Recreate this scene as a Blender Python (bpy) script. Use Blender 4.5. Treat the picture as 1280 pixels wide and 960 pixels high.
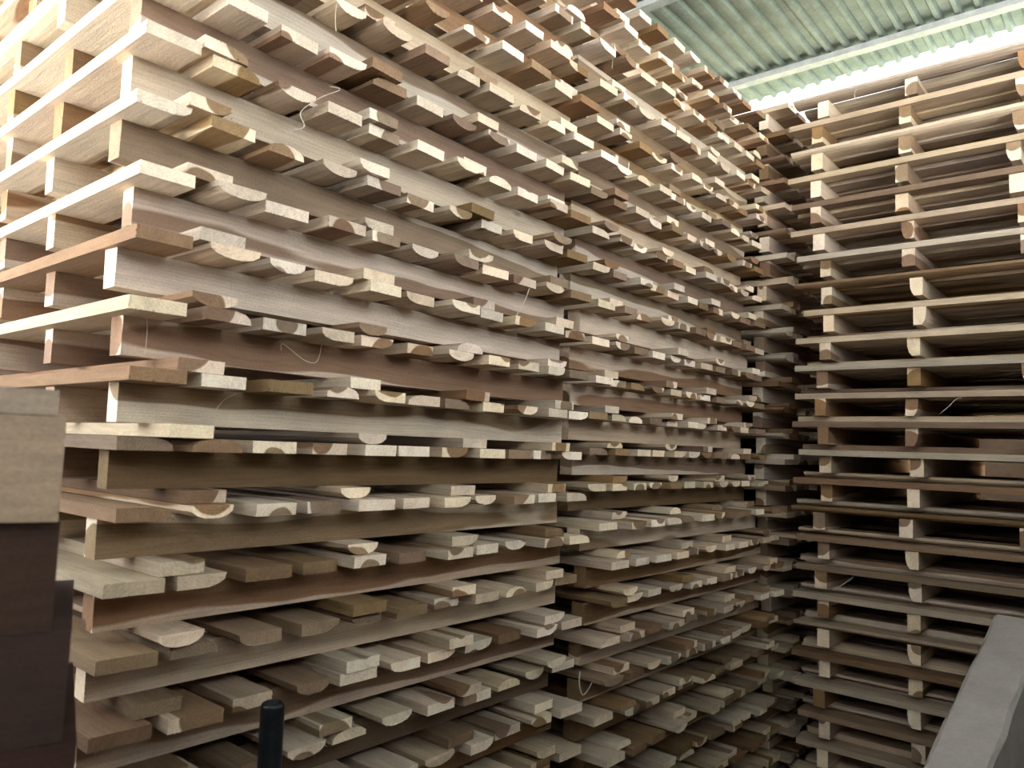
import bpy, math, random
from mathutils import Matrix, Vector

for o in list(bpy.data.objects):
    bpy.data.objects.remove(o, do_unlink=True)
scene = bpy.context.scene
COL = scene.collection
CZ = 1.507                       # eye height above the floor

# ------------------------------------------------------------------ camera
yaw, pit, roll = math.radians(40.41), math.radians(4.84), math.radians(-2.04)
fw = Vector((-math.sin(yaw), math.cos(yaw), 0)); rt = Vector((math.cos(yaw), math.sin(yaw), 0)); up = Vector((0, 0, 1))
fw2 = fw * math.cos(pit) + up * math.sin(pit)
up2 = -fw * math.sin(pit) + up * math.cos(pit)
r_ = rt * math.cos(roll) - up2 * math.sin(roll)
u_ = rt * math.sin(roll) + up2 * math.cos(roll)
cam_data = bpy.data.cameras.new('camera'); cam = bpy.data.objects.new('camera', cam_data); COL.objects.link(cam)
cam_data.sensor_width = 36.0; cam_data.lens = 959.82 / 1280 * 36.0; cam_data.clip_start = 0.02
cam_data.dof.use_dof = True; cam_data.dof.focus_distance = 2.1; cam_data.dof.aperture_fstop = 7.0
M3 = Matrix((r_, u_, -fw2)).transposed()
cam.matrix_world = Matrix.Translation((1.2762, -0.5104, CZ)) @ M3.to_4x4()
scene.camera = cam

# ------------------------------------------------------------------ light
world = bpy.data.worlds.new('world'); scene.world = world; world.use_nodes = True
bg = world.node_tree.nodes['Background']
bg.inputs[0].default_value = (0.93, 0.97, 1.0, 1); bg.inputs[1].default_value = 1.6
sun = bpy.data.lights.new('sun', 'SUN'); sun.energy = 32.0; sun.angle = math.radians(1.0); sun.color = (1.0, 0.97, 0.93)
so = bpy.data.objects.new('sun', sun); COL.objects.link(so)
so.rotation_euler = Vector((-0.4, -0.05, -1.0)).to_track_quat('-Z', 'Y').to_euler()
vs = scene.view_settings
vs.view_transform = 'Standard'; vs.look = 'None'; vs.gamma = 1.0; vs.use_curve_mapping = False; vs.exposure = 1.7

# ------------------------------------------------------------------ materials
def mat(name):
    m = bpy.data.materials.new(name); m.use_nodes = True
    nt = m.node_tree
    return m, nt, nt.nodes['Principled BSDF']

class N:
    def __init__(s, nt): s.nt = nt
    def new(s, t, **k):
        n = s.nt.nodes.new(t)
        for a, b in k.items(): setattr(n, a, b)
        return n
    def put(s, sock, v):
        if isinstance(v, bpy.types.NodeSocket): s.nt.links.new(v, sock)
        elif v is not None: sock.default_value = v
    def m(s, op, a, b=None, c=None, clamp=False):
        n = s.new('ShaderNodeMath', operation=op); n.use_clamp = clamp
        for i, v in enumerate((a, b, c)): s.put(n.inputs[i], v)
        return n.outputs[0]
    def mix(s, f, a, b):
        n = s.new('ShaderNodeMix', data_type='RGBA')
        s.put(n.inputs[0], f); s.put(n.inputs[6], a); s.put(n.inputs[7], b)
        return n.outputs[2]
    def noise(s, vec, scale, detail=3.0, rough=0.55):
        n = s.new('ShaderNodeTexNoise'); s.put(n.inputs['Vector'], vec)
        n.inputs['Scale'].default_value = scale; n.inputs['Detail'].default_value = detail; n.inputs['Roughness'].default_value = rough
        return n.outputs[0]
    def step(s, v, lo, hi):
        n = s.new('ShaderNodeMapRange', interpolation_type='SMOOTHSTEP'); s.put(n.inputs[0], v)
        s.put(n.inputs[1], lo); s.put(n.inputs[2], hi)
        return n.outputs[0]
    def comb(s, x, y, z):
        n = s.new('ShaderNodeCombineXYZ')
        for i, v in enumerate((x, y, z)): s.put(n.inputs[i], v)
        return n.outputs[0]

def wood_material(name, sap, heart, end_gain=1.62, rough=0.85):
    """Sawn lumber as a solid: a darker heart cylinder runs along the piece (local x), pale sapwood round it."""
    m, nt, bsdf = mat(name); n = N(nt)
    tc = n.new('ShaderNodeTexCoord'); oi = n.new('ShaderNodeObjectInfo')
    sx = n.new('ShaderNodeSeparateXYZ'); nt.links.new(tc.outputs['Object'], sx.inputs[0])
    x, y, z = sx.outputs
    pc = n.new('ShaderNodeSeparateColor'); nt.links.new(oi.outputs['Color'], pc.inputs[0])
    R, CYv, CZv = pc.outputs
    rnd = oi.outputs['Random']; tone = oi.outputs['Alpha']
    seed = n.m('MULTIPLY', rnd, 37.0)
    r2 = n.m('FRACT', n.m('MULTIPLY', rnd, 91.7)); r3 = n.m('FRACT', n.m('MULTIPLY', rnd, 517.3))
    cy = n.m('ADD', n.m('MULTIPLY', n.m('SUBTRACT', CYv, 0.5), 0.2), n.m('MULTIPLY', n.m('MULTIPLY', n.m('SUBTRACT', r2, 0.5), 0.05), x))
    cz = n.m('ADD', n.m('MULTIPLY', n.m('SUBTRACT', CZv, 0.5), 0.2), n.m('MULTIPLY', n.m('MULTIPLY', n.m('SUBTRACT', r3, 0.5), 0.07), x))
    wv = n.noise(n.comb(n.m('ADD', n.m('MULTIPLY', x, 2.6), seed), n.m('MULTIPLY', y, 9.0), n.m('MULTIPLY', z, 9.0)), 1.0, 2.0)
    dy = n.m('SUBTRACT', y, cy); dz = n.m('SUBTRACT', z, cz)
    rad = n.m('SQRT', n.m('ADD', n.m('MULTIPLY', dy, dy), n.m('MULTIPLY', dz, dz)))
    rad = n.m('ADD', rad, n.m('MULTIPLY', n.m('SUBTRACT', wv, 0.5), 0.045))
    hr = n.m('MULTIPLY', R, 0.1)
    sapf = n.step(rad, n.m('SUBTRACT', hr, 0.0016), n.m('ADD', hr, 0.0022))
    # growth rings and streaky grain
    ring = n.m('SINE', n.m('MULTIPLY', rad, 1050.0))
    grain = n.noise(n.comb(n.m('ADD', n.m('MULTIPLY', x, 5.0), seed), n.m('MULTIPLY', y, 130.0), n.m('MULTIPLY', z, 130.0)), 1.0, 3.0, 0.6)
    blot = n.noise(n.comb(n.m('ADD', n.m('MULTIPLY', x, 6.0), seed), n.m('MULTIPLY', y, 22.0), n.m('MULTIPLY', z, 22.0)), 1.0, 4.0, 0.6)
    fine = n.noise(n.comb(n.m('MULTIPLY', x, 260.0), n.m('MULTIPLY', y, 420.0), n.m('MULTIPLY', z, 420.0)), 1.0, 2.0, 0.7)
    base = n.mix(sapf, heart, sap)
    val = n.m('ADD', 0.80, n.m('MULTIPLY', ring, 0.035))
    val = n.m('ADD', val, n.m('MULTIPLY', n.m('SUBTRACT', grain, 0.5), 0.42))
    val = n.m('ADD', val, n.m('MULTIPLY', n.m('SUBTRACT', blot, 0.5), 0.55))
    val = n.m('ADD', val, n.m('MULTIPLY', n.m('SUBTRACT', fine, 0.5), 0.5))
    val = n.m('MULTIPLY', val, n.m('ADD', 0.62, n.m('MULTIPLY', tone, 0.76)))
    # knots
    vor = n.new('ShaderNodeTexVoronoi'); nt.links.new(n.comb(n.m('ADD', n.m('MULTIPLY', x, 5.0), seed), n.m('MULTIPLY', y, 13.0), n.m('MULTIPLY', z, 13.0)), vor.inputs['Vector'])
    vor.inputs['Scale'].default_value = 1.0
    vc = n.new('ShaderNodeSeparateColor'); nt.links.new(vor.outputs['Color'], vc.inputs[0])
    knot = n.m('MULTIPLY', n.step(vor.outputs['Distance'], 0.17, 0.10), n.m('GREATER_THAN', vc.outputs[0], 0.86))
    val = n.m('MULTIPLY', val, n.m('SUBTRACT', 1.0, n.m('MULTIPLY', knot, 0.55)))
    # freshly cross-cut ends are paler than the weathered faces
    sn = n.new('ShaderNodeSeparateXYZ'); nt.links.new(tc.outputs['Normal'], sn.inputs[0])
    endf = n.m('GREATER_THAN', n.m('ABSOLUTE', sn.outputs[0]), 0.6)
    val = n.m('MULTIPLY', val, n.m('ADD', 1.0, n.m('MULTIPLY', n.m('MULTIPLY', endf, n.m('ADD', 0.35, n.m('MULTIPLY', sapf, 0.65))), end_gain - 1.0)))
    mul = n.new('ShaderNodeMix', data_type='RGBA', blend_type='MULTIPLY'); mul.inputs[0].default_value = 1.0
    nt.links.new(base, mul.inputs[6])
    g = n.new('ShaderNodeCombineColor')
    for i in range(3): nt.links.new(val, g.inputs[i])
    nt.links.new(g.outputs[0], mul.inputs[7])
    hs = n.new('ShaderNodeHueSaturation'); nt.links.new(mul.outputs[2], hs.inputs['Color'])
    nt.links.new(n.m('ADD', 0.487, n.m('MULTIPLY', r2, 0.02)), hs.inputs['Hue'])
    nt.links.new(n.m('ADD', 0.84, n.m('MULTIPLY', r3, 0.36)), hs.inputs['Saturation'])
    nt.links.new(hs.outputs[0], bsdf.inputs['Base Color'])
    bsdf.inputs['Roughness'].default_value = rough
    bsdf.inputs['Specular IOR Level'].default_value = 0.25
    bp = n.new('ShaderNodeBump'); bp.inputs['Strength'].default_value = 0.45; bp.inputs['Distance'].default_value = 0.002
    nt.links.new(n.m('ADD', fine, grain), bp.inputs['Height']); nt.links.new(bp.outputs[0], bsdf.inputs['Normal'])
    return m

WOOD = wood_material('sawn_pallet_wood', (0.65, 0.53, 0.395, 1), (0.30, 0.197, 0.116, 1))
BEAMW = wood_material('sawn_timber', (0.46, 0.34, 0.24, 1), (0.30, 0.2, 0.14, 1), 1.1)
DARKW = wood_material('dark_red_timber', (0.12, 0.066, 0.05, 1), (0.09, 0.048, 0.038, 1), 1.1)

def rough_material(name, c1, c2, scale, rough=0.9, metallic=0.0, bump=0.4, spec=0.3):
    m, nt, bsdf = mat(name); n = N(nt)
    tc = n.new('ShaderNodeTexCoord')
    a = n.noise(tc.outputs['Object'], scale, 6.0, 0.65)
    b = n.noise(tc.outputs['Object'], scale * 9, 3.0, 0.6)
    f = n.step(n.m('ADD', n.m('MULTIPLY', a, 0.7), n.m('MULTIPLY', b, 0.3)), 0.33, 0.67)
    nt.links.new(n.mix(f, c1, c2), bsdf.inputs['Base Color'])
    bsdf.inputs['Roughness'].default_value = rough; bsdf.inputs['Metallic'].default_value = metallic
    bsdf.inputs['Specular IOR Level'].default_value = spec
    bp = n.new('ShaderNodeBump'); bp.inputs['Strength'].default_value = bump; bp.inputs['Distance'].default_value = 0.003
    nt.links.new(b, bp.inputs['Height']); nt.links.new(bp.outputs[0], bsdf.inputs['Normal'])
    return m

CONCRETE = rough_material('rough_concrete', (0.43, 0.385, 0.37, 1), (0.55, 0.495, 0.475, 1), 9.0)
FLOORM = rough_material('concrete_floor', (0.15, 0.135, 0.12, 1), (0.23, 0.21, 0.185, 1), 2.5)
YARD = rough_material('yard_ground', (0.42, 0.405, 0.38, 1), (0.55, 0.535, 0.51, 1), 1.5)
GRASS = rough_material('rough_grass', (0.06, 0.072, 0.045, 1), (0.11, 0.125, 0.085, 1), 1.2)
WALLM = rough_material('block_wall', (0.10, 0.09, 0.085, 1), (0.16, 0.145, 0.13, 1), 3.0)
GALV = rough_material('galvanised_sheet', (0.10, 0.130, 0.120, 1), (0.18, 0.215, 0.203, 1), 7.0, rough=0.5, metallic=0.55, bump=0.05, spec=0.5)
PURL = rough_material('galvanised_purlin', (0.24, 0.265, 0.265, 1), (0.36, 0.385, 0.385, 1), 16.0, rough=0.55, metallic=0.3, bump=0.05, spec=0.5)
PIPE = rough_material('black_pipe', (0.012, 0.014, 0.018, 1), (0.03, 0.035, 0.042, 1), 20.0, rough=0.32, metallic=0.6, bump=0.03, spec=0.5)
FIBRE = rough_material('dry_fibre', (0.62, 0.55, 0.43, 1), (0.72, 0.66, 0.55, 1), 30.0)

# ------------------------------------------------------------------ helpers
def mesh_obj(name, me, parent=None, loc=(0, 0, 0), rot=(0, 0, 0)):
    o = bpy.data.objects.new(name, me); COL.objects.link(o)
    o.parent = parent; o.location = loc; o.rotation_euler = rot
    return o
def tag(o, label=None, cat=None, group=None, kind=None):
    if label: o['label'] = label
    if cat: o['category'] = cat
    if group: o['group'] = group
    if kind: o['kind'] = kind
    return o
def make_mesh(name, v, f, m, smooth=False):
    me = bpy.data.meshes.new(name); me.from_pydata(v, [], f); me.update()
    me.materials.append(m)
    if smooth:
        for p in me.polygons: p.use_smooth = True
    return me
def box_mesh(name, x0, x1, y0, y1, z0, z1, m):
    v = [(x, y, z) for x in (x0, x1) for y in (y0, y1) for z in (z0, z1)]
    f = [(0, 1, 3, 2), (4, 6, 7, 5), (0, 4, 5, 1), (2, 3, 7, 6), (0, 2, 6, 4), (1, 5, 7, 3)]
    return make_mesh(name, v, f, m)

# ------------------------------------------------------------------ setting
tag(mesh_obj('floor', box_mesh('floor', -3.2, 2.3, -2.0, 4.02, -0.1, 0, FLOORM)), 'grey concrete floor under the pallet stacks', 'floor', kind='structure')
tag(mesh_obj('ground', box_mesh('ground', -40, 40, -60, -2.0, -0.16, -0.02, YARD)), 'pale open yard in front of the shed', 'ground', kind='structure')
tag(mesh_obj('ground', box_mesh('ground_back', -40, 40, 4.02, 60, -0.16, -0.02, GRASS)), 'green rough ground beyond the back wall', 'ground', kind='structure')
tag(mesh_obj('wall_back', box_mesh('wall_back', -3.2, 2.1, 3.86, 4.02, 0, 2.55, WALLM)), 'dark block wall behind the stacks', 'wall', kind='structure')
tag(mesh_obj('wall_left', box_mesh('wall_left', -1.65, -1.5, -0.1, 3.86, 0, 3.2, WALLM)), 'dark wall behind the left stacks', 'wall', kind='structure')
tag(mesh_obj('wall_right_lightblock', box_mesh('wall_right_lightblock', 1.95, 2.1, -1.7, 3.86, 0, 2.1, WALLM)), 'unseen wall added on the right to block light, open above', 'wall', kind='structure')  # added out of view so side light enters only over its top
tag(mesh_obj('wall_front_lightblock', box_mesh('wall_front_lightblock', 0.45, 2.1, -1.85, -1.7, 0, 2.6, WALLM)), 'unseen wall added behind the viewpoint to block light', 'wall', kind='structure')  # added behind the camera; leaves front light at the left and above
tag(mesh_obj('wall_low_lightblock', box_mesh('wall_low_lightblock', -3.0, 0.05, -0.95, -0.8, 0, 1.5, WALLM)), 'unseen chest-high wall added to keep yard light off the lower pallets', 'wall', kind='structure')  # added out of view to shade the lower layers from yard bounce

# corrugated roof: flat, ribs running along y; each sheet its own part
RZ = CZ + 2.05; PITCH = 0.0814; EAVE = 3.636
ceiling = tag(bpy.data.objects.new('ceiling', None), 'corrugated galvanised sheet roof on steel purlins', 'roof', kind='structure')
COL.objects.link(ceiling); ceiling.location = (0, 0, RZ)
prof = [(0.0, 0.019), (0.50, 0.019), (0.64, 0.0), (0.86, 0.0)]
NR = 12
sv = []; sf = []
pts = []
for i in range(NR):
    for (a, h) in prof: pts.append(((i + a) * PITCH, h))
pts.append((NR * PITCH, 0.019)); pts.append((NR * PITCH + 0.40 * PITCH - 0.002, 0.019))
TH = 0.0008
for (px, pz) in pts:
    for yy in (-2.5, EAVE):
        sv.append((px, yy, pz)); sv.append((px, yy, pz + TH))
for i in range(len(pts) - 1):
    a = i * 4; b = a + 4
    sf += [(a, b, b + 2, a + 2), (a + 1, a + 3, b + 3, b + 1), (a, a + 1, b + 1, b), (a + 2, b + 2, b + 3, a + 3)]
sheet_me = make_mesh('corrugated_sheet', sv, sf, GALV)
for i in range(7):
    mesh_obj('corrugated_sheet', sheet_me, ceiling, (-2.95 + i * NR * PITCH, 0, 0.0022 if i % 2 else 0.0))
for k, py in enumerate((3.346, 2.394, 1.4, 0.4, -0.6, -1.6, -2.42)):
    c = bpy.data.meshes.new('p')
    # lipped channel section, web seen from below
    y0, y1, z0, z1, t = py - 0.027, py + 0.027, -0.030, -0.001, 0.004
    w = [(y0, z0), (y1, z0), (y1, z1), (y1 - t, z1), (y1 - t, z0 + t), (y0 + t, z0 + t), (y0 + t, z1), (y0, z1)]
    v = [(x, yy, zz) for x in (-3.0, 4.0) for (yy, zz) in w]
    f = [(i, (i + 1) % 8, 8 + (i + 1) % 8, 8 + i) for i in range(8)] + [(0, 7, 6, 5), (0, 5, 4, 1), (1, 4, 3, 2), (8, 13, 14, 15), (8, 9, 12, 13), (9, 10, 11, 12)]
    mesh_obj('purlin', make_mesh('purlin', v, f, PURL), ceiling)

# ------------------------------------------------------------------ lumber meshes
rng = random.Random(11)
def profile(kind, w, t):
    h = w / 2; z = t / 2; q = w * 0.16
    if kind == 'rect':   return [(-h, -z), (h, -z), (h, z), (-h, z)]
    if kind == 'moon':   return [(-h, z), (-h * .97, z * .1), (-h * .72, -z * .55), (-h * .35, -z * .93), (0, -z), (h * .35, -z * .93), (h * .72, -z * .55), (h * .97, z * .1), (h, z)]
    if kind == 'moontop': return [(-h, -z), (h, -z), (h * .97, -z * .1), (h * .72, z * .55), (h * .35, z * .93), (0, z), (-h * .35, z * .93), (-h * .72, z * .55), (-h * .97, -z * .1)]
    if kind == 'wane_r': return [(-h, -z), (h - q * 2.2, -z), (h - q * .9, -z * .6), (h - q * .2, 0), (h, z), (-h, z)]
    if kind == 'wane_l': return [(-h + q * 2.2, -z), (h, -z), (h, z), (-h, z), (-h + q * .2, 0), (-h + q * .9, -z * .6)]
    if kind == 'wane_t': return [(-h, -z), (h, -z), (h - q * .2, 0), (h - q * .9, z * .6), (h - q * 2.4, z), (-h, z)]
def lumber(name, kind, w, t, length, m, fringe=0, segs=4, wob=0.0012):
    pr = profile(kind, w, t); n = len(pr); v = []; f = []
    sk0, sk1 = rng.uniform(-.05, .05), rng.uniform(-.05, .05)
    for s in range(segs + 1):
        x = -length / 2 + length * s / segs
        a = 0 if s in (0, segs) else rng.uniform(-wob, wob)
        for (y, z) in pr:
            xx = x
            if s == 0: xx += sk0 * y + rng.uniform(-.001, .001)
            if s == segs: xx += sk1 * y + rng.uniform(-.001, .001)
            edge = 1 if abs(y) > w * .4 else 0
            v.append((xx, y + a * edge, z))
    for s in range(segs):
        for i in range(n):
            a = s * n + i; b = s * n + (i + 1) % n
            f.append((a, b, b + n, a + n))
    f.append(tuple(range(n - 1, -1, -1))); f.append(tuple(segs * n + i for i in range(n)))
    # torn fibres left by the saw round the cut end
    for e, x in ((1, length / 2), (-1, -length / 2)):
        for k in range(fringe):
            i = rng.randrange(n); u = rng.random()
            y = pr[i][0] * (1 - u) + pr[(i + 1) % n][0] * u; z = pr[i][1] * (1 - u) + pr[(i + 1) % n][1] * u
            if z > t * .2 and rng.random() < .6: z = -z
            d = rng.uniform(.003, .010); b0 = len(v)
            ny = y * .10 * rng.random(); nz = (1 if z > 0 else -1) * rng.uniform(-.003, .0004)
            v += [(x - e * .0015, y - .0009, z), (x - e * .0015, y + .0009, z), (x + e * d * .7, y + ny, z + nz)]
            f.append((b0, b0 + 1, b0 + 2))
    return make_mesh(name, v, f, m)

BT = 0.0213; SH = 0.0640; SW = 0.042; SL = 1.19; BL = 1.075
boards = {}
for kind, wt in (('rect', 10), ('moon', 3), ('moontop', 1), ('wane_r', 2), ('wane_l', 2), ('wane_t', 1)):
    for w in (0.074, 0.082, 0.089):
        boards.setdefault(w, []).append((wt, lumber('deck_board', kind, w, BT, BL, WOOD, fringe=14 if kind in ('rect', 'moon', 'wane_r') else 7)))
def pick_board(rr, ws=(0.074, 0.082, 0.082, 0.089)):
    L = boards[rr.choice(ws)]
    return rr.choices([b for _, b in L], [a for a, _ in L])[0]
stringers = [lumber('stringer', k, SW + d, SH, SL, WOOD, fringe=7, wob=0.0012) for k, d in (('rect', 0), ('rect', .002), ('rect', -.003), ('wane_r', 0), ('wane_l', 0))]

def heart_board(rr, pale=0):
    c = rr.random() * (1 - pale)
    if c < .36: R, a, b = rr.uniform(.05, .2), rr.uniform(.3, .7), rr.choice((.28, .72))             # all sapwood
    elif c < .56: R, a, b = rr.uniform(.75, .95), rr.uniform(.4, .6), rr.uniform(.4, .6)             # all heart
    else: R, a, b = rr.uniform(.22, .42), rr.uniform(.36, .64), .5 + rr.choice((-1, 1)) * rr.uniform(.06, .17)
    return (R, a, b, rr.uniform(.25, .95))
def heart_stringer(tone, rr):
    # pale / brown / dark / mixed
    if tone == 'pale':  return (rr.uniform(.02, .12), rr.uniform(.3, .7), .72, rr.uniform(.6, .9))
    if tone == 'brown': return (rr.uniform(.37, .44), .5, .5 + rr.choice((-1, 1)) * rr.uniform(.03, .08), rr.uniform(.5, .75))
    if tone == 'dark':  return (rr.uniform(.6, .8), .5, .5, rr.uniform(.05, .22))
    return (rr.uniform(.26, .34), rr.uniform(.42, .58), rr.choice((.36, .64)), rr.uniform(.45, .75))
TONEWORD = {'pale': 'pale sapwood', 'brown': 'brown', 'dark': 'dark brown', 'mixed': 'half pale half brown'}

TOPC = [.032 + i * (SL - .064) / 10 for i in range(11)]
BOTC = [0.112, 0.458, 0.762, 1.086]
def pallet(x, y, zbase, spacing, tone, label, group, seed, sz=1.0, pos=None, xc=None):
    """origin: outer face of the front runner, near end, underside"""
    rr = random.Random(seed)
    root = bpy.data.objects.new('wooden_pallet', None); COL.objects.link(root)
    root.location = (x, y, zbase); root.scale = (1, 1, sz)
    root.empty_display_size = 0.1
    tag(root, label, 'pallet', group)
    pos = pos or [-i * spacing for i in range(4)]
    nstr = 4
    for i in range(nstr):
        o = mesh_obj('runner', rr.choice(stringers[:3]) if i in (0, nstr - 1) else rr.choice(stringers), root,
                     (-SW / 2 + pos[i] + (rr.uniform(-.008, .008) if i else 0), SL / 2 + rr.uniform(-.012, .012), BT + SH / 2), (0, 0, math.pi / 2 + rr.uniform(-.003, .003)))
        o.color = heart_stringer(tone if i == 0 else rr.choice(('pale', 'brown', 'mixed', 'mixed')), rr)
    if xc is None: xc = -((nstr - 1) * spacing + SW) / 2
    for i, yc in enumerate(TOPC):
        me = pick_board(rr) if 0 < i < 10 else rr.choices([b for _, b in boards[.089]], (6, 1, 0, 1, 1, 1))[0]
        if i == 0: yc = .0445 - rr.uniform(.010, .016)
        elif i == 10: yc = SL - .0445 + rr.uniform(.010, .016)
        else: yc += rr.uniform(-.006, .006)
        o = mesh_obj('deck_board', me, root, (xc + rr.uniform(-.014, .014), yc, BT + SH + BT / 2), (0, 0, rr.uniform(-.005, .005) + (math.pi if rr.random() < .5 else 0)))
        o.color = heart_board(rr, .4 if i in (0, 10) else 0)
    for i, yc in enumerate(BOTC):
        o = mesh_obj('bottom_board', pick_board(rr, (0.074, 0.082)), root, (xc + rr.uniform(-.018, .014), yc + rr.uniform(-.022, .022), BT / 2), (0, 0, rr.uniform(-.012, .012) + (math.pi if rr.random() < .5 else 0)))
        o.color = heart_board(rr)
    return root

ORD = ['first', 'second', 'third', 'fourth', 'fifth', 'sixth', 'seventh', 'eighth', 'ninth', 'tenth', 'eleventh', 'twelfth', 'thirteenth', 'fourteenth', 'fifteenth', 'sixteenth', 'seventeenth', 'eighteenth', 'nineteenth', 'twentieth',
       'twenty-first', 'twenty-second', 'twenty-third', 'twenty-fourth', 'twenty-fifth', 'twenty-sixth', 'twenty-seventh', 'twenty-eighth', 'twenty-ninth', 'thirtieth']
jr = random.Random(5)
PB = BT + SH                                       # underside to runner top

# --- stack A: the large near stack on the left
A_tone = {-5: 'brown', -4: 'brown', -3: 'brown', -2: 'brown', -1: 'pale', 0: 'mixed', 1: 'brown', 2: 'pale', 3: 'brown', 4: 'mixed', 5: 'pale', 6: 'brown', 7: 'mixed', 8: 'dark',
          9: 'brown', 10: 'brown', 11: 'pale', 12: 'brown', 13: 'dark', 14: 'mixed', 15: 'brown', 16: 'dark', 17: 'brown'}
A_y = {2: -.006, 3: -.007, 4: .009, 5: -.002, 6: .001, 7: .013, 8: .010, 9: .005, 10: -.01, 11: -.011, 12: -.015, 13: -.02, 14: -.015, 15: -.012}
for k in range(-5, 22):
    tone = A_tone.get(k, 'brown')
    pallet(jr.uniform(-.010, .010) + (.012 if k >= 9 else 0), A_y.get(k, jr.uniform(-.01, .015)), CZ + .838 - .1076 * k - PB, .290, tone,
           'pallet with %s front runner, %s from top in nearest left stack' % (TONEWORD[tone], ORD[k + 5]), 'pallets in the nearest left stack', 100 + k)
# --- stack B: the next one along the same row
B_tones = ['brown', 'pale', 'mixed', 'brown', 'mixed', 'brown', 'pale', 'brown', 'mixed', 'pale', 'mixed', 'brown', 'pale', 'brown', 'dark', 'mixed', 'brown', 'brown', 'mixed', 'brown', 'brown', 'brown', 'dark', 'mixed', 'brown', 'brown', 'brown', 'brown', 'brown']
for k in range(-5, 23):
    if k <= 6: z = .195 + .1090 * (6 - k); sz = 1.0 if k < 6 else .938
    else: z = .195 - .1013 * (k - 6); sz = .938
    xx = -.03 if k < 9 else (.0 if k == 9 else .06)
    yy = 1.285 if k < 9 else 1.25
    tone = B_tones[k + 5]
    pallet(xx + jr.uniform(-.012, .012), yy + jr.uniform(-.012, .012), CZ + z - PB * sz, .290, tone,
           'pallet with %s front runner, %s from top in middle stack' % (TONEWORD[tone], ORD[k + 5]), 'pallets in the middle stack', 200 + k, sz)
# --- stack C: far stack, half hidden beyond B
for k in range(0, 28):
    z = 1.452 - .1054 * k
    if CZ + z - PB * .982 < .01: break
    kc = k + 1
    tone = jr.choice(('pale', 'brown', 'mixed', 'pale'))
    pallet(.028 + jr.uniform(-.012, .012) + (.02 if k > 16 else 0), 2.56 + jr.uniform(-.01, .02), CZ + z - PB * .982, .290, tone,
           'pallet %s from top in narrow far stack with %s runner' % (ORD[k], TONEWORD[tone]), 'pallets in the far corner stack', 300 + k, .982)
# --- stack D: faces the camera on the right
D_x = [.308, .295, .289, .277, .284, .299, .314, .320, .335, .323, .308, .308, .308, .320, .312, .294, .306, .312, .312, .309, .309, .309, .318, .318, .31, .31, .31]
D_z = [1.423, 1.302, 1.191, 1.09, .971, .873, .767, .669, .544, .447, .349, .23, .124, .01, -.092, -.197, -.311, -.413, -.521, -.635, -.744, -.842, -.942, -1.046]
for k in range(27):
    z = 1.4125 - .10733 * k
    tone = jr.choice(('pale', 'brown', 'mixed', 'dark'))
    pallet(D_x[k] + .88, 2.476 + jr.uniform(-.008, .008), CZ + z - PB, .3, tone,
           'wooden pallet seen end on, %s from the top in the right stack' % ORD[k], 'pallets in the right stack', 400 + k, pos=[0, -.215, -.572, -.88], xc=-.88 - .124 + BL / 2)
zD = CZ + 1.4125 - .10733 * 26 - PB
zC = CZ + 1.452 - .1054 * (kc - 1) - PB * .982
def bearer(x0, x1, y0, z, label, group):
    me = lumber('bearer', 'rect', .08, z, x1 - x0, WOOD)
    o = mesh_obj('timber_bearer', me, None, ((x0 + x1) / 2, y0, z / 2)); o.color = (.5, .5, .5, .5)
    tag(o, label, 'timber', group)
for yy, wd_ in ((2.62, 'near'), (3.05, 'middle'), (3.5, 'rear')):
    bearer(.2, 1.3, yy, zD - .0015, '%s timber bearer on the floor under the right stack' % wd_, 'bearers under the right stack')
    bearer(-.95, .1, yy + .05, zC - .0015, '%s timber bearer on the floor under the far stack' % wd_, 'bearers under the far stack')

# ------------------------------------------------------------------ foreground things
# stacked timbers at the left edge, close to the camera
ax = Vector((.32, .948, 0)).normalized(); ang = math.atan2(ax.y, ax.x)
side = Vector((-ax.y, ax.x, 0))                    # away from the camera
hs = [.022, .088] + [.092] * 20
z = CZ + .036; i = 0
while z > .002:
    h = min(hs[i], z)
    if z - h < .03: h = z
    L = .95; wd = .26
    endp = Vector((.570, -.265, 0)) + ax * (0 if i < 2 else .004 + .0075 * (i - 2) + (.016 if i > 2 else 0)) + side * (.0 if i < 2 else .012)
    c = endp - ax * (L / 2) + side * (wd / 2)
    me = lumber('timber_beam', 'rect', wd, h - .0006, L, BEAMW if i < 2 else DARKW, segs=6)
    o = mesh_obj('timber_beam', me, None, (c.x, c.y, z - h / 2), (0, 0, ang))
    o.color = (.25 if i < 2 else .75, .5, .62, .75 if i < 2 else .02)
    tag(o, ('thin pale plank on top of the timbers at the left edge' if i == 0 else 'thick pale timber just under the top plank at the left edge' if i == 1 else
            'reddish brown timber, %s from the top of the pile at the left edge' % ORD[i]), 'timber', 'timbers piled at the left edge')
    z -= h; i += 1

# black steel pipe standing in front of the near stack
def pipe(x, y, top, r):
    v = []; f = []; S = 20
    rings = [(0, r), (top - .006, r), (top - .002, r * .93), (top, r * .8), (top, r * .72), (top - .03, r * .72)]
    for (zz, rad) in rings:
        for s in range(S): v.append((rad * math.cos(2 * math.pi * s / S), rad * math.sin(2 * math.pi * s / S), zz))
    for k in range(len(rings) - 1):
        for s in range(S):
            a = k * S + s; b = k * S + (s + 1) % S
            f.append((a, b, b + S, a + S))
    f.append(tuple(range(S - 1, -1, -1))); f.append(tuple((len(rings) - 1) * S + s for s in range(S)))
    o = mesh_obj('steel_pipe', make_mesh('steel_pipe', v, f, PIPE, True), None, (x, y, 0))
    tag(o, 'black steel pipe standing upright in front of the near left stack', 'pipe')
pipe(.20, .204, CZ - .408, .0185)

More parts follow.
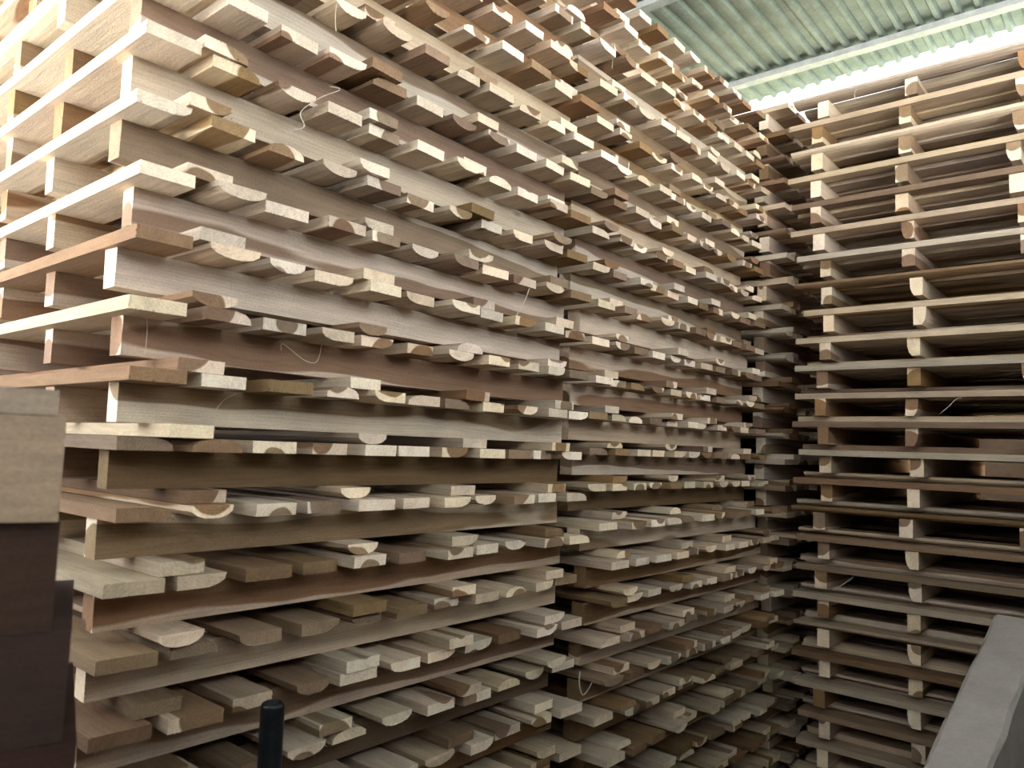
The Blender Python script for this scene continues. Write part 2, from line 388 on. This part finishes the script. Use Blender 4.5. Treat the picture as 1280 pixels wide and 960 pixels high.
# rough concrete post leaning on the right stack
T = Vector((.925, 2.36, CZ - .58)); P = Vector((.878, 1.58, CZ - .85))
d = (T - P).normalized()
t = (P.z - .16) / -d.z
B0 = P + d * t
L = (T - B0).length + .02
pr = [(-.068, -.11), (-.058, -.12), (.058, -.12), (.068, -.11), (.068, .11), (.058, .12), (-.058, .12), (-.068, .11)]
v = []; f = []; S = 24; cr = random.Random(3)
for s in range(S + 1):
    for (a, b) in pr: v.append((L * s / S, a + cr.uniform(-.003, .003), b + cr.uniform(-.002, .002)))
for s in range(S):
    for k in range(8):
        a = s * 8 + k; b = s * 8 + (k + 1) % 8
        f.append((a, b, b + 8, a + 8))
f.append(tuple(range(7, -1, -1))); f.append(tuple(S * 8 + k for k in range(8)))
o = mesh_obj('concrete_post', make_mesh('concrete_post', v, f, CONCRETE), None, B0)
yx = Vector((0, 0, 1)).cross(d).normalized(); zx = d.cross(yx)
o.rotation_euler = Matrix((d, yx, zx)).transposed().to_euler()
tag(o, 'rough grey concrete post leaning up against the right stack', 'post')

# ------------------------------------------------------------------ loose wood fibres caught on the stacks
def strand(pts, r, label):
    P = [Vector((x, y, z + CZ)) for x, y, z in pts]
    Q = []
    for i in range(len(P) - 1):                     # Catmull-Rom through the points
        p0, p1, p2, p3 = P[max(i - 1, 0)], P[i], P[i + 1], P[min(i + 2, len(P) - 1)]
        for k in range(5):
            t = k / 5
            Q.append(.5 * ((2 * p1) + (p2 - p0) * t + (2 * p0 - 5 * p1 + 4 * p2 - p3) * t * t + (3 * p1 - p0 - 3 * p2 + p3) * t ** 3))
    Q.append(P[-1])
    base = Q[0].copy(); v = []; f = []
    for i, q in enumerate(Q):
        d = (Q[min(i + 1, len(Q) - 1)] - Q[max(i - 1, 0)]).normalized()
        a = d.orthogonal().normalized(); b = d.cross(a)
        rr_ = r * (1.0 if 0 < i < len(Q) - 1 else .4)
        for k in range(4):
            an = k * math.pi / 2
            v.append(q - base + (a * math.cos(an) + b * math.sin(an)) * rr_)
    for i in range(len(Q) - 1):
        for k in range(4):
            a = i * 4 + k; b = i * 4 + (k + 1) % 4
            f.append((a, b, b + 4, a + 4))
    f.append((3, 2, 1, 0)); n = len(v); f.append((n - 4, n - 3, n - 2, n - 1))
    o = mesh_obj('wood_fibre', make_mesh('wood_fibre', v, f, FIBRE), None, base)
    tag(o, label, 'wood fibre', 'loose wood fibres caught on the stacks')
for label, r, pts in (
    ('thin straight fibre hanging down a brown runner near the left corner of the near stack', .0006, [(0.016, 0.043, 0.204), (0.016, 0.048, 0.173), (0.016, 0.047, 0.128)]),
    ('pale looping fibre caught between upper boards of the near left stack', .0010, [(0.090, 0.242, 0.558), (0.090, 0.270, 0.575), (0.090, 0.261, 0.599), (0.090, 0.300, 0.641), (0.090, 0.344, 0.674), (0.090, 0.320, 0.671)]),
    ('short fibre hanging at the top edge of the picture on the near stack', .0008, [(0.085, 0.329, 0.842), (0.085, 0.327, 0.815), (0.085, 0.331, 0.785)]),
    ('slanting straw hanging near the right end of the near left stack', .0009, [(0.090, 0.937, 0.398), (0.090, 0.920, 0.363), (0.090, 0.894, 0.327), (0.090, 0.887, 0.302)]),
    ('fine vertical thread hanging high on the middle stack', .0007, [(0.050, 1.335, 1.223), (0.050, 1.341, 1.181), (0.050, 1.338, 1.140)]),
    ('curled pale strip low down between the near and middle stacks', .0017, [(0.100, 1.185, -0.569), (0.100, 1.183, -0.600), (0.100, 1.20, -0.632), (0.100, 1.228, -0.622), (0.100, 1.249, -0.600)]),
    ('sagging grey strand strung low between the far and right stacks', .0014, [(0.025, 2.505, -0.865), (0.069, 2.505, -0.877), (0.119, 2.495, -0.863), (0.171, 2.455, -0.829), (0.219, 2.448, -0.795)]),
    ('pale splinter sticking out beside a runner end of the right stack', .0024, [(0.318, 2.50, -0.483), (0.355, 2.50, -0.455), (0.392, 2.50, -0.423)]),
    ('curved straw poking out at eye level on the right stack', .0011, [(0.690, 2.445, 0.171), (0.720, 2.445, 0.199), (0.740, 2.445, 0.221), (0.759, 2.445, 0.228)]),
    ('short fibre standing on the second pallet of the right stack', .0009, [(0.421, 2.445, 1.355), (0.415, 2.445, 1.388), (0.424, 2.445, 1.405)]),
    ('branched cobwebby fibre on a brown runner in the near stack', .0009, [(0.014, 0.300, 0.169), (0.014, 0.303, 0.182), (0.014, 0.351, 0.157), (0.014, 0.380, 0.157), (0.014, 0.389, 0.190), (0.014, 0.385, 0.196)]),
    ('faint slanting fibre across a mixed pale runner in the near stack', .0006, [(0.020, 0.132, 0.030), (0.020, 0.163, 0.038), (0.020, 0.188, 0.068), (0.020, 0.211, 0.081)]),
):
    strand(pts, r, label)
